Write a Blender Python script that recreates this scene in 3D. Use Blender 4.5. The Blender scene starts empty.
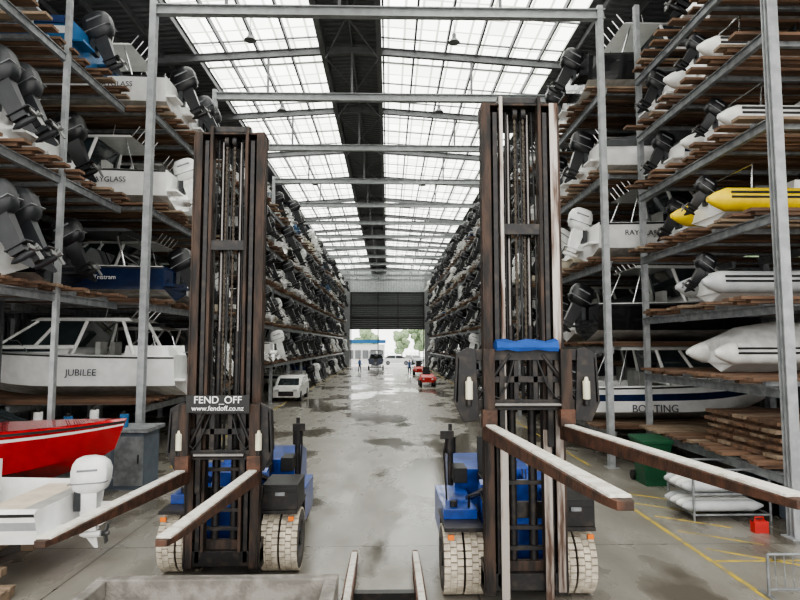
import bpy, math, random
from mathutils import Matrix, Vector
random.seed(7)
R=math.radians
# ------------------------------------------------------------------ materials
def mat(name,c,rough=.5,metal=0,c2=None,scale=4,thr=(.4,.6),stretch=(1,1,1),bump=0,bscale=30,coat=0,emit=0):
    m=bpy.data.materials.new(name); m.use_nodes=True
    nt=m.node_tree; b=nt.nodes['Principled BSDF']
    b.inputs['Roughness'].default_value=rough; b.inputs['Metallic'].default_value=metal
    b.inputs['Base Color'].default_value=(*c,1)
    if coat: b.inputs['Coat Weight'].default_value=coat
    tc=nt.nodes.new('ShaderNodeTexCoord'); mp=nt.nodes.new('ShaderNodeMapping')
    mp.inputs['Scale'].default_value=stretch
    nt.links.new(tc.outputs['Object'],mp.inputs['Vector'])
    if c2 is None: c2=tuple(x*.82 for x in c)
    n=nt.nodes.new('ShaderNodeTexNoise'); n.inputs['Scale'].default_value=scale; n.inputs['Detail'].default_value=5
    nt.links.new(mp.outputs[0],n.inputs['Vector'])
    r=nt.nodes.new('ShaderNodeMapRange'); r.inputs[1].default_value=thr[0]; r.inputs[2].default_value=thr[1]
    nt.links.new(n.outputs['Fac'],r.inputs[0])
    mx=nt.nodes.new('ShaderNodeMix'); mx.data_type='RGBA'
    mx.inputs[6].default_value=(*c,1); mx.inputs[7].default_value=(*c2,1)
    nt.links.new(r.outputs[0],mx.inputs[0]); nt.links.new(mx.outputs[2],b.inputs['Base Color'])
    if bump:
        n2=nt.nodes.new('ShaderNodeTexNoise'); n2.inputs['Scale'].default_value=bscale
        nt.links.new(mp.outputs[0],n2.inputs['Vector'])
        bp=nt.nodes.new('ShaderNodeBump'); bp.inputs['Strength'].default_value=bump; bp.inputs['Distance'].default_value=.02
        nt.links.new(n2.outputs['Fac'],bp.inputs['Height']); nt.links.new(bp.outputs[0],b.inputs['Normal'])
    if emit:
        b.inputs['Emission Color'].default_value=(*c,1); b.inputs['Emission Strength'].default_value=emit
    return m
def corrugated(name,c,axis,period,rough=.5,depth=.04):
    m=mat(name,c,rough,.2); nt=m.node_tree; b=nt.nodes['Principled BSDF']
    tc=nt.nodes.new('ShaderNodeTexCoord'); w=nt.nodes.new('ShaderNodeTexWave')
    w.bands_direction=axis; w.inputs['Scale'].default_value=.314/period*1.0; w.inputs['Distortion'].default_value=0
    nt.links.new(tc.outputs['Object'],w.inputs['Vector'])
    bp=nt.nodes.new('ShaderNodeBump'); bp.inputs['Strength'].default_value=.9; bp.inputs['Distance'].default_value=depth
    nt.links.new(w.outputs['Fac'],bp.inputs['Height']); nt.links.new(bp.outputs[0],b.inputs['Normal'])
    return m
M={}
M['white']=mat('gelcoat_white',(.90,.90,.89),.18,coat=.6,c2=(.83,.83,.82))
M['cream']=mat('gelcoat_cream',(.74,.68,.55),.3)
M['navy']=mat('gelcoat_navy',(.015,.03,.085),.2,coat=.3)
M['blackhull']=mat('gelcoat_black',(.012,.012,.014),.2,coat=.5)
M['red']=mat('gelcoat_red',(.42,.010,.014),.15,coat=.6,c2=(.34,.008,.012))
M['greyhull']=mat('gelcoat_grey',(.36,.38,.39),.3)
M['bluehull']=mat('gelcoat_blue',(.03,.14,.32),.3)
M['bottom']=mat('hull_bottom',(.74,.74,.72),.4,c2=(.52,.51,.48))
M['deck']=mat('boat_deck_grey',(.4,.4,.38),.6)
M['rub']=mat('rubber_strake',(.03,.03,.032),.6)
M['glass']=mat('tinted_glass',(.03,.04,.045),.06,coat=.8)
M['chrome']=mat('stainless',(.7,.71,.72),.22,1)
M['silver']=mat('cowl_band_silver',(.22,.23,.24),.4,.3)
M['mblack']=mat('outboard_black',(.010,.010,.012),.34)
M['mgrey']=mat('outboard_grey',(.028,.030,.034),.42)
M['mwhite']=mat('outboard_white',(.8,.8,.79),.25)
M['prop']=mat('propeller_steel',(.2,.2,.2),.4,.8)
M['canvas']=mat('canvas_grey',(.10,.105,.11),.9,bump=.3)
M['canvasw']=mat('canvas_white',(.66,.66,.65),.85,bump=.6,bscale=5)
M['canvasb']=mat('canvas_blue',(.02,.05,.16),.9)
M['tubeg']=mat('inflatable_grey',(.48,.49,.5),.5,c2=(.40,.42,.43))
M['tubew']=mat('inflatable_white',(.76,.76,.73),.45)
M['tubey']=mat('inflatable_yellow',(.85,.62,.01),.45,c2=(.75,.52,.01))
M['galv']=mat('galvanised_steel',(.30,.315,.325),.5,.5,c2=(.2,.21,.22),scale=6)
M['galvl']=mat('galvanised_column',(.42,.435,.445),.5,.4,c2=(.32,.335,.345),scale=5)
M['wood']=mat('timber_bearer',(.20,.115,.07),.8,c2=(.095,.06,.042),scale=3,stretch=(.4,3,3),thr=(.35,.65))
M['wood2']=mat('timber_pale',(.29,.215,.15),.8,c2=(.18,.13,.09),scale=3,stretch=(.5,3,3))
M['rust']=mat('rusty_mast_steel',(.065,.040,.029),.62,.3,c2=(.017,.0145,.0135),scale=9,stretch=(1,1,.2),bump=.5,thr=(.40,.60))
M['rustw']=mat('worn_mast_steel',(.40,.36,.33),.42,.5,c2=(.09,.055,.04),scale=7,stretch=(1.5,1.5,.16),thr=(.45,.60))
M['rustf']=mat('rusty_fork_steel',(.12,.058,.038),.6,.3,c2=(.05,.03,.022),scale=7,thr=(.4,.62),bump=.4)
M['blk']=mat('black_machine_steel',(.018,.017,.018),.42,.3,c2=(.05,.04,.033),scale=10,thr=(.48,.72))
M['cyl']=mat('hydraulic_chrome',(.16,.15,.145),.25,.9)
M['hose']=mat('rubber_hose',(.01,.01,.01),.5)
M['chain']=mat('greasy_chain',(.06,.05,.04),.4,.8)
M['blue']=mat('forklift_blue_paint',(.008,.06,.33),.35,c2=(.006,.035,.19),scale=5,coat=.3)
M['bluecloth']=mat('blue_cover',(.01,.07,.30),.8,bump=.8,bscale=12)
M['tyre']=mat('worn_tyre_tread',(.60,.54,.44),.9,c2=(.42,.37,.30),scale=9,bump=.4)
M['tyreg']=mat('tyre_groove',(.24,.205,.16),.9)
M['tyreb']=mat('tyre_sidewall',(.10,.09,.08),.9)
M['carpet']=mat('fork_carpet',(.66,.63,.57),.95,c2=(.40,.36,.30),scale=9,thr=(.48,.74),bump=.6,bscale=60)
M['lampcream']=mat('roller_cream_plastic',(.68,.65,.5),.4)
M['conc']=mat('old_concrete',(.29,.27,.245),.85,c2=(.17,.155,.14),scale=5,bump=.5)
M['green']=mat('green_plastic',(.01,.08,.035),.45)
M['ply']=mat('bench_blue_grey',(.12,.145,.18),.6)
M['signb']=mat('sign_black',(.01,.01,.01),.4)
M['signw']=mat('sign_lettering_white',(.9,.9,.9),.5)
M['dtext']=mat('hull_lettering_dark',(.05,.05,.07),.5)
M['yellow']=mat('yellow_floor_paint',(.5,.36,.04),.6,c2=(.24,.2,.1),scale=5,thr=(.42,.65))
M['redp']=mat('red_paint',(.5,.025,.02),.4)
M['amber']=mat('amber_lens',(.8,.2,.02),.3)
M['ext']=mat('asphalt_outside',(.6,.6,.58),.9)
M['leaf']=mat('foliage',(.30,.38,.24),.9,c2=(.14,.20,.11),scale=3,bump=1)  # greens paled in the colour itself to stand in for white daylight haze
M['roofdark']=corrugated('roof_sheet',(.12,.125,.13),'Y',.3)
M['wallgrey']=corrugated('wall_sheet',(.28,.29,.295),'Y',.3)
M['endlight']=corrugated('gable_sheet',(.45,.48,.48),'X',.4)
M['enddark']=corrugated('roller_door_sheet',(.05,.055,.055),'Z',.3)
M['steeld']=mat('painted_roof_steel',(.17,.175,.18),.6,.2)
M['steell']=mat('galvanised_tie',(.32,.335,.34),.5,.2)
m=bpy.data.materials.new('workwear_and_skin'); m.use_nodes=True; nt=m.node_tree; b=nt.nodes['Principled BSDF']
tc=nt.nodes.new('ShaderNodeTexCoord'); sp=nt.nodes.new('ShaderNodeSeparateXYZ'); cr=nt.nodes.new('ShaderNodeValToRGB')
mr=nt.nodes.new('ShaderNodeMapRange'); mr.inputs[2].default_value=1.8
nt.links.new(tc.outputs['Object'],sp.inputs[0]); nt.links.new(sp.outputs[2],mr.inputs[0]); nt.links.new(mr.outputs[0],cr.inputs[0]); nt.links.new(cr.outputs[0],b.inputs['Base Color'])
cr.color_ramp.interpolation='CONSTANT'; e=cr.color_ramp.elements; e[0].color=(.02,.02,.02,1); e[1].position=.06; e[1].color=(.02,.025,.05,1)
for p,c in((.53,(.05,.12,.3,1)),(.82,(.5,.3,.22,1)),(.94,(.04,.025,.015,1))):
    q=e.new(p); q.color=c
b.inputs['Roughness'].default_value=.8; M['person']=m

# floor
m=bpy.data.materials.new('polished_wet_concrete'); m.use_nodes=True; nt=m.node_tree; b=nt.nodes['Principled BSDF']
tc=nt.nodes.new('ShaderNodeTexCoord')
def noise(sc,det=5,vec=None,stretch=None,loc=(0,0,0)):
    n=nt.nodes.new('ShaderNodeTexNoise'); n.inputs['Scale'].default_value=sc; n.inputs['Detail'].default_value=det
    mp=nt.nodes.new('ShaderNodeMapping'); mp.inputs['Scale'].default_value=stretch or (1,1,1); mp.inputs['Location'].default_value=loc
    nt.links.new(tc.outputs['Object'],mp.inputs['Vector']); nt.links.new(mp.outputs[0],n.inputs['Vector']); return n
def rng(src,a,bb,c=0,d=1):
    r=nt.nodes.new('ShaderNodeMapRange'); r.inputs[1].default_value=a; r.inputs[2].default_value=bb; r.inputs[3].default_value=c; r.inputs[4].default_value=d
    nt.links.new(src,r.inputs[0]); return r.outputs[0]
def mixc(f,a,c):
    x=nt.nodes.new('ShaderNodeMix'); x.data_type='RGBA'
    for i,v in ((6,a),(7,c)):
        if isinstance(v,tuple): x.inputs[i].default_value=(*v,1)
        else: nt.links.new(v,x.inputs[i])
    nt.links.new(f,x.inputs[0]); return x.outputs[2]
nA=noise(.33,6,stretch=(1,.6,1),loc=(3,1,0)); nB=noise(1.6,8,stretch=(1,.35,1)); nC=noise(14,5); nD=noise(.9,7,loc=(7,2,0))
col=mixc(rng(nB.outputs['Fac'],.35,.7),(.265,.248,.218),(.18,.166,.142))
col=mixc(rng(nD.outputs['Fac'],.56,.66,0,.6),col,(.14,.12,.094))
col=mixc(rng(nC.outputs['Fac'],.55,.8,0,.5),col,(.125,.112,.093))
wet=rng(nA.outputs['Fac'],.51,.56)
col=mixc(wet,col,(.110,.099,.081))
br=nt.nodes.new('ShaderNodeTexBrick'); br.offset=0; br.inputs['Scale'].default_value=1
br.inputs['Brick Width'].default_value=5.7; br.inputs['Row Height'].default_value=5.7; br.inputs['Mortar Size'].default_value=.014
br.inputs['Color1'].default_value=(1,1,1,1); br.inputs['Color2'].default_value=(1,1,1,1); br.inputs['Mortar'].default_value=(0,0,0,1)
mp=nt.nodes.new('ShaderNodeMapping'); mp.inputs['Location'].default_value=(-1.2,1.6,0)
nt.links.new(tc.outputs['Object'],mp.inputs[0]); nt.links.new(mp.outputs[0],br.inputs['Vector'])
col=mixc(br.outputs['Fac'],col,(.07,.064,.055))
nt.links.new(col,b.inputs['Base Color'])
rr=nt.nodes.new('ShaderNodeMix'); rr.data_type='FLOAT'; nt.links.new(wet,rr.inputs[0]); rr.inputs[3].default_value=.10
nt.links.new(rng(nB.outputs['Fac'],.3,.7,.22,.40),rr.inputs[2]); nt.links.new(rr.outputs[0],b.inputs['Roughness'])
bp=nt.nodes.new('ShaderNodeBump'); bp.inputs['Strength'].default_value=.08; bp.inputs['Distance'].default_value=.02
nt.links.new(nC.outputs['Fac'],bp.inputs['Height']); nt.links.new(bp.outputs[0],b.inputs['Normal'])
M['floor']=m
m=bpy.data.materials.new('translucent_rooflight'); m.use_nodes=True; nt=m.node_tree; nt.nodes.clear()
o=nt.nodes.new('ShaderNodeOutputMaterial'); e=nt.nodes.new('ShaderNodeEmission'); tc=nt.nodes.new('ShaderNodeTexCoord')
br=nt.nodes.new('ShaderNodeTexBrick'); br.offset=0; br.inputs['Scale'].default_value=1
br.inputs['Brick Width'].default_value=.6; br.inputs['Row Height'].default_value=.92; br.inputs['Mortar Size'].default_value=.045
br.inputs['Color1'].default_value=(.98,.98,.94,1); br.inputs['Color2'].default_value=(.70,.72,.66,1); br.inputs['Mortar'].default_value=(.32,.32,.28,1)
nt.links.new(tc.outputs['Object'],br.inputs['Vector']); nt.links.new(br.outputs['Color'],e.inputs['Color'])
e.inputs['Strength'].default_value=5.2
nt.links.new(e.outputs[0],o.inputs[0]); M['sky']=m

# ------------------------------------------------------------------ mesh builder
class MB:
    def __init__(s): s.v=[]; s.f=[]; s.mi=[]; s.ml=[]; s.T=Matrix.Identity(4)
    def m(s,k):
        if k not in s.ml: s.ml.append(k)
        return s.ml.index(k)
    def add(s,vs,fs,k):
        o=len(s.v); i=s.m(k)
        s.v+= [tuple(s.T@Vector(p)) for p in vs]
        for f in fs: s.f.append([o+a for a in f]); s.mi.append(i)
    def box(s,c,d,k,rot=None):
        x,y,z=d[0]/2,d[1]/2,d[2]/2
        vs=[Vector((a*x,b_*y,c_*z)) for a in(-1,1) for b_ in(-1,1) for c_ in(-1,1)]
        if rot: 
            E=Matrix.Rotation(rot[1],3,rot[0]); vs=[E@p for p in vs]
        vs=[p+Vector(c) for p in vs]
        s.add(vs,[(0,1,3,2),(4,6,7,5),(0,4,5,1),(2,3,7,6),(0,2,6,4),(1,5,7,3)],k)
    def b2(s,x0,x1,y0,y1,z0,z1,k): s.box(((x0+x1)/2,(y0+y1)/2,(z0+z1)/2),(x1-x0,y1-y0,z1-z0),k)
    def frus(s,b0,b1,k):
        vs=[]
        for b_ in(b0,b1): vs+=[(b_[0],b_[2],b_[4]),(b_[1],b_[2],b_[4]),(b_[1],b_[3],b_[4]),(b_[0],b_[3],b_[4])]
        s.add(vs,[(3,2,1,0),(4,5,6,7),(0,1,5,4),(1,2,6,5),(2,3,7,6),(3,0,4,7)],k)
    def cyl(s,p0,p1,r0,k,r1=None,n=10):
        if r1 is None: r1=r0
        p0=Vector(p0);p1=Vector(p1); d=(p1-p0).normalized()
        a=d.orthogonal().normalized(); b_=d.cross(a); vs=[]
        for p,r in((p0,r0),(p1,r1)):
            for i in range(n):
                t=2*math.pi*i/n; vs.append(p+(a*math.cos(t)+b_*math.sin(t))*r)
        s.add(vs,[(i,(i+1)%n,n+(i+1)%n,n+i) for i in range(n)]+[list(range(n-1,-1,-1)),list(range(n,2*n))],k)
    def tube(s,pts,r,k,n=8):
        if not isinstance(r,(list,tuple)): r=[r]*len(pts)
        P=[Vector(p) for p in pts]; rings=[]; up=None
        for i,p in enumerate(P):
            d=(P[min(i+1,len(P)-1)]-P[max(i-1,0)]).normalized()
            if up is None: a=d.orthogonal().normalized()
            else:
                a=(up-d*up.dot(d)).normalized()
            up=a; b_=d.cross(a)
            rings.append([p+(a*math.cos(2*math.pi*j/n)+b_*math.sin(2*math.pi*j/n))*r[i] for j in range(n)])
        s.loft(rings,k)
    def loft(s,rings,k,cap=True,ks=None):
        n=len(rings[0]); o=len(s.v)
        for r in rings: s.v+=[tuple(s.T@Vector(p)) for p in r]
        for i in range(len(rings)-1):
            for j in range(n):
                s.f.append([o+i*n+j,o+i*n+(j+1)%n,o+(i+1)*n+(j+1)%n,o+(i+1)*n+j]); s.mi.append(s.m(ks[j] if ks else k))
        if cap:
            s.f.append([o+j for j in range(n-1,-1,-1)]); s.mi.append(s.m(k))
            q=o+(len(rings)-1)*n; s.f.append([q+j for j in range(n)]); s.mi.append(s.m(k))
    def poly(s,pts,axis,a0,a1,k):
        def mk(p,a):
            return (p[0],a,p[1]) if axis=='y' else ((a,p[0],p[1]) if axis=='x' else (p[0],p[1],a))
        s.loft([[mk(p,a0) for p in pts],[mk(p,a1) for p in pts]],k)
    def mesh(s,name,ang=35):
        me=bpy.data.meshes.new(name); me.from_pydata(s.v,[],s.f)
        for k in s.ml: me.materials.append(M[k])
        me.polygons.foreach_set('material_index',s.mi)
        me.polygons.foreach_set('use_smooth',[True]*len(s.f))
        me.update(); me.set_sharp_from_angle(angle=R(ang))
        import bmesh
        bm=bmesh.new(); bm.from_mesh(me); bmesh.ops.recalc_face_normals(bm,faces=bm.faces); bm.to_mesh(me); bm.free()
        return me
    def obj(s,name,parent=None,loc=(0,0,0),rz=0,bevel=0):
        return mkobj(name,s.mesh(name),parent,loc,rz,bevel)
def mkobj(name,me,parent=None,loc=(0,0,0),rz=0,bevel=0):
    ob=bpy.data.objects.new(name,me); bpy.context.collection.objects.link(ob)
    ob.location=loc; ob.rotation_euler[2]=rz
    if parent: ob.parent=parent
    if bevel:
        bv=ob.modifiers.new('bevel','BEVEL'); bv.width=bevel; bv.segments=2; bv.limit_method='ANGLE'; bv.angle_limit=R(40)
    return ob
def empty(name,loc=(0,0,0)):
    e=bpy.data.objects.new(name,None); bpy.context.collection.objects.link(e); e.location=loc; e.empty_display_size=.3; return e
def text(name,body,size,loc,rot,k,parent,extrude=.004):
    cu=bpy.data.curves.new(name,'FONT'); cu.body=body; cu.size=size; cu.extrude=extrude; cu.align_x='CENTER'; cu.align_y='CENTER'
    cu.materials.append(M[k]); ob=bpy.data.objects.new(name,cu); bpy.context.collection.objects.link(ob)
    ob.parent=parent; ob.location=loc; ob.rotation_euler=rot
    return ob

# ------------------------------------------------------------------ outboards & boats
def outboard(mb,x,y,z,tilt=40,s=1.0,k='mblack',k2=None):
    k2=k2 or k; T0=mb.T.copy()
    mb.T=T0@Matrix.Translation((x,y,z))@Matrix.Rotation(R(tilt),4,'Y')@Matrix.Scale(s,4)
    rings=[]
    for zz,hl,hw,cx in((.0,.22,.13,-.26),(.06,.31,.19,-.26),(.2,.36,.22,-.27),(.42,.37,.22,-.29),(.56,.33,.20,-.29),(.65,.24,.15,-.27),(.69,.12,.07,-.25)):
        r=[]
        for i in range(14):
            t=2*math.pi*i/14; c,sn=math.cos(t),math.sin(t)
            r.append((cx+hl*math.copysign(abs(c)**.65,c),hw*math.copysign(abs(sn)**.65,sn),zz))
        rings.append(r)
    mb.loft(rings,k)
    mb.box((-.27,0,.2),(.70,.445,.02),'silver')
    mb.box((-.30,0,.44),(.38,.446,.04),'silver')
    mb.frus((-.36,-.10,-.07,.07,-.72),(-.42,-.05,-.11,.11,.03),k2)
    mb.box((-.27,0,-.60),(.42,.22,.022),k2)
    mb.tube([(-.02,0,-.80),(-.10,0,-.80),(-.25,0,-.80),(-.42,0,-.80),(-.5,0,-.80)],[.015,.05,.07,.06,.035],k2,10)
    mb.poly([(-.34,-.82),(-.12,-.82),(-.3,-1.05),(-.36,-1.05)],'y',-.012,.012,k2)
    for i in range(3):
        a=2*math.pi*i/3+.3
        mb.box((-.5,.1*math.cos(a),-.80+.1*math.sin(a)),(.03,.17,.10),'prop',('X',a))
    mb.cyl((-.44,0,-.8),(-.58,0,-.8),.035,'prop')
    mb.T=T0@Matrix.Translation((x,y,z))
    mb.box((-.06*s,0,-.12*s),(.12*s,.26*s,.4*s),'mgrey')
    mb.T=T0
def boat(name,L=6,B=2.3,H=.95,hull='white',stripe=None,cabin='hard',motor='mblack',nm=1,ms=1.0,tilt=30,top='white'):
    mb=MB(); stripe=stripe or hull
    def bb(t):
        v=B/2*(.93+.07*min(1,t/.3))
        if t>.4: v*=max(.02,1-((t-.4)/.6)**2.4)
        return v
    def sh(t): return H*(1+.25*t*t)
    rings=[]
    for t in(0,.04,.05,.15,.3,.44,.46,.55,.64,.72,.8,.87,.93,.97,1):
        u=max(0,(t-.5)/.5); kz=H*.72*u**2.6; b=bb(t); s_=sh(t)
        zc=.30*H+.52*H*u**2; cw=b*(.88-.25*u)
        lo,hi=(.78,.86) if name=='red_speedboat' else (.45,.72)
        zl=zc+(s_-zc)*lo; zu=zc+(s_-zc)*hi
        flo=.38*H
        if t<.045 or t>.45: zd=s_+.03; zC=s_+.03+(.10*min(1,b) if t>.45 else 0)
        else: zd=flo; zC=flo
        x=t*L
        ib=max(b-.08,b*.5); db=max(b-.14,b*.4)
        half=[(cw,zc),(cw+(b-cw)*.55,zl),(cw+(b-cw)*.8,zu),(b,s_-.05),(b+.02,s_),(ib,s_+.04),(db,zd)]
        ring=[(x-0.0,0,kz)]+[(x,p[0],p[1]) for p in half]+[(x,0,zC)]+[(x,-p[0],p[1]) for p in half[::-1]]
        ring=[(p[0]+ (p[2]-kz)*.35*u,p[1],p[2]) for p in ring]
        rings.append(ring)
    dk='red' if name=='red_speedboat' else 'white'
    ks=['bottom' if dk=='white' else 'red',hull,stripe,hull,'rub',dk,dk,'deck' if dk=='white' else 'red']
    ks=ks+ks[::-1]
    mb.loft(rings,hull,True,ks)
    s0=sh(.5)
    if cabin in('hard','big'):
        h=1.0 if cabin=='hard' else .95
        w=B/2-.22
        mb.frus((.42*L,.86*L,-w,w,s0),(.42*L,.76*L,-w*.75,w*.75,s0+.34),'white')
        mb.frus((.40*L,.70*L,-w,w,s0+.2),(.36*L,.55*L,-w*.82,w*.82,s0+h),'glass')
        for yy in(-1,1):
            mb.cyl((.70*L,yy*w,s0+.2),(.55*L,yy*w*.82,s0+h),.04,'white')
            mb.cyl((.55*L,yy*(w+.01),s0+.2),(.47*L,yy*(w*.84),s0+h),.045,'white')
            mb.cyl((.40*L,yy*(w+.01),s0+.0),(.36*L,yy*w*.83,s0+h),.05,'white')
            mb.cyl((.39*L,yy*(w+.01),s0+.21),(.70*L,yy*(w+.01),s0+.21),.06,'white')
            mb.cyl((.16*L,yy*(w+.05),s0-.02),(.22*L,yy*w*.8,s0+h),.022 if cabin=='hard' else .05,'chrome' if cabin=='hard' else 'white')
        mb.frus((.18*L,.58*L,-w*.9,w*.9,s0+h),(.20*L,.55*L,-w*.8,w*.8,s0+h+.1),top)
        for i in range(5):
            yy=(i-2)*w*.36; mb.cyl((.2*L,yy,s0+h+.05),(.16*L,yy,s0+h+.38),.022,'chrome',n=6)
        mb.cyl((.35*L,0,s0+h+.1),(.33*L,0,s0+h+.8),.01,'white',n=5)
        for yy in(-.45,.45): mb.box((.33*L,yy,s0+.05),(.14,.46,.62),'deck'); mb.frus((.33*L,.42*L,yy-.22,yy+.22,.4*H),(.33*L,.42*L,yy-.22,yy+.22,s0-.15),'white')
        if cabin=='big':
            mb.frus((.02*L,.20*L,-w,w,s0-.1),(.04*L,.2*L,-w*.9,w*.9,s0+.25),'white')
            for yy in(-1,1):
                mb.frus((.46*L,.80*L,yy*w*.93-.02,yy*w*.93+.02,s0+.08),(.47*L,.74*L,yy*w*.85-.02,yy*w*.85+.02,s0+.24),'glass')
    elif cabin=='open':
        w=B/2-.22
        mb.frus((.44*L,.64*L,-w,w,s0+.02),(.40*L,.46*L,-w*.85,w*.85,s0+.48),'glass')
        mb.tube([(.64*L,0,s0+.04),(.56*L,w*.95,s0+.05),(.42*L,w,s0+.05)],.02,'chrome')
        for yy in(-.5,.5): 
            mb.frus((.28*L,.36*L,yy-.22,yy+.22,.4*H),(.29*L,.36*L,yy-.2,yy+.2,s0+.05),'tubew'); mb.box((.285*L,yy,s0+.12),(.1,.42,.5),'tubew')
        mb.frus((.045*L,.16*L,-w,w,.4*H),(.05*L,.15*L,-w,w,s0-.05),'cream')
    elif cabin=='targa':
        w=B/2-.2
        mb.frus((.44*L,.66*L,-w,w,s0+.02),(.38*L,.46*L,-w*.85,w*.85,s0+.55),'glass')
        pts=[(.2*L,-w,s0),(.24*L,-w*.95,s0+.85),(.25*L,-w*.6,s0+1.05),(.25*L,w*.6,s0+1.05),(.24*L,w*.95,s0+.85),(.2*L,w,s0)]
        mb.tube(pts,.035,'chrome')
        mb.frus((.18*L,.5*L,-w*.9,w*.9,s0+1.02),(.22*L,.47*L,-w*.75,w*.75,s0+1.14),top)
        for yy in(-1,1): mb.cyl((.46*L,yy*w*.85,s0+.5),(.46*L,yy*w*.8,s0+1.04),.018,'chrome',n=6)
    elif cabin=='cover':
        rr=[]
        for t,h in((.02,.12),(.12,.3),(.3,.5),(.45,.72),(.56,.6),(.7,.28),(.85,.12),(.95,.06)):
            b=bb(t)+.035; s_=sh(t); rr.append([(t*L,b,s_-.12),(t*L,b,s_+.05),(t*L,b*.6,s_+.05+h*.75),(t*L,0,s_+.05+h),(t*L,-b*.6,s_+.05+h*.75),(t*L,-b,s_+.05),(t*L,-b,s_-.12)])
        mb.loft(rr,top)
    if cabin in('hard','big','targa') or name=='open_runabout':
        for yy in(-1,1):
            pts=[]
            for t in(.56,.6,.7,.8,.9,1.0): pts.append((t*L+.08*(t>.95)+max(0,(t-.5)*2)*.3,yy*max(0,bb(t)-.1),sh(t)+(.05 if t<.58 else .36)))
            mb.tube(pts,.016,'chrome',6)
            for t in(.7,.82,.93): mb.cyl((t*L+max(0,(t-.5)*2)*.3,yy*max(0,bb(t)-.1),sh(t)),(t*L+max(0,(t-.5)*2)*.3,yy*max(0,bb(t)-.1),sh(t)+.36),.012,'chrome',n=6)
    mb.b2(-.28,.02,-B*.42,-B*.16,H*.42,H*.48,hull); mb.b2(-.28,.02,B*.16,B*.42,H*.42,H*.48,hull)
    if nm==1: outboard(mb,-.05,0,H*.92 if name!='white_sports_boat' else H*1.05,tilt,ms,motor)
    elif nm==2:
        for yy in(-.36,.36): outboard(mb,-.05,yy,H*.92,tilt,ms,motor)
    me=mb.mesh(name); me['halfbeam']=B/2; return me
def rib(name,L=3.6,B=1.7,tube='tubeg',motor=None,console=False,cover=None,ms=.6):
    mb=MB(); r=.24; w=B/2-r
    pts=[(-.45,w,.42,.05),(-.3,w,.42,.15),(-.08,w,.42,r),(L*.3,w,.42,r),(L*.6,w*.97,.44,r),(L*.78,w*.78,.5,r),(L*.9,w*.45,.56,r*.97),(L*.95,0,.6,r*.95)]
    full=pts+[(p[0],-p[1],p[2],p[3]) for p in pts[-2::-1]]
    mb.tube([p[:3] for p in full],[p[3] for p in full],tube,12)
    for zz in(0,.1): mb.tube([(p[0],p[1]*(1+ (r+.0)/max(w,.1)) if abs(p[1])>.5*w else p[1],p[2]+zz-.0) for p in full[2:-2]],.025,'rub',6)
    rr=[]
    for t in(0,.3,.6,.8,.92):
        b=w*(1 if t<.6 else 1-((t-.6)/.4)**1.6)+.05; u=max(0,(t-.4)/.6); k=.38*u*u
        rr.append([(t*L,0,k),(t*L,b,.24+.22*u),(t*L,b,.36+.12*u),(t*L,-b,.36+.12*u),(t*L,-b,.24+.22*u)])
    mb.loft(rr,'white')
    mb.b2(-.04,.04,-w,w,.2,.66,'white')
    if console:
        mb.frus((L*.35,L*.5,-.28,.28,.4),(L*.37,L*.46,-.24,.24,1.0),'white'); mb.box((L*.46,0,1.12),(.03,.44,.28),'glass')
        mb.b2(L*.18,L*.27,-.3,.3,.38,.85,'canvas')
        mb.tube([(L*.1,-w,.6),(L*.12,-w*.9,1.2),(L*.12,w*.9,1.2),(L*.1,w,.6)],.02,'chrome',6)
    else: mb.b2(L*.35,L*.42,-w,w,.5,.55,'deck')
    if cover:
        rr=[]
        for t,h in((-.02,.1),(.1,.35),(.4,.5),(.7,.42),(.9,.25),(1,.08)):
            b=(w+r+.02)*(1 if t<.6 else max(.15,1-((t-.6)/.42)**2)); rr.append([(t*L,b,.45),(t*L,b*.92,.62),(t*L,b*.5,.62+h*.7),(t*L,0,.62+h),(t*L,-b*.5,.62+h*.7),(t*L,-b*.92,.62),(t*L,-b,.45)])
        mb.loft(rr,cover)
    if motor: outboard(mb,-.02,0,.66,35,ms,motor)
    me=mb.mesh(name); me['halfbeam']=B/2; return me
BT={
 'A':boat('hardtop_hull_a',6.2,2.35,1.0,'white','white','hard','mblack',tilt=26,ms=1.08),
 'B':boat('hardtop_hull_b',6.0,2.3,.98,'white','navy','hard','mblack',top='white',tilt=18,ms=1.05),
 'C':boat('navy_runabout',5.8,2.2,.9,'navy','navy','targa','mblack',top='canvas'),
 'D':boat('open_runabout',5.4,2.1,.85,'cream','greyhull','open','mwhite',tilt=34),
 'E':boat('covered_runabout',5.6,2.2,.9,'white','white','cover','mblack',top='canvas',tilt=22),
 'F':boat('twin_outboard_boat',6.6,2.45,1.05,'white','white','hard','mgrey',nm=2,tilt=30,ms=1.1),
 'G':boat('cruiser',7.2,2.6,1.15,'white','white','big','mblack',ms=1.1,tilt=10),
 'H':boat('black_hull_cruiser',6.4,2.4,1.05,'blackhull','blackhull','hard','mblack'),
 'I':boat('blue_covered',5.4,2.1,.85,'bluehull','white','cover','mgrey',top='canvasb',tilt=24),
 'J':boat('grey_targa',5.6,2.2,.9,'greyhull','white','targa','mblack',top='white',tilt=36,ms=.95),
 'K':boat('white_motor_hull',6.0,2.3,1.0,'white','white','hard','mwhite',tilt=20),
 'L':boat('small_runabout',4.9,1.9,.72,'white','navy','cover','mblack',top='canvas',tilt=30,ms=.75),
 'R':boat('red_speedboat',5.6,2.2,1.0,'red','white','open',None,nm=0),
 'W':boat('white_sports_boat',5.6,2.1,.62,'white','greyhull','open','mwhite',tilt=4,ms=.78),
}
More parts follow.
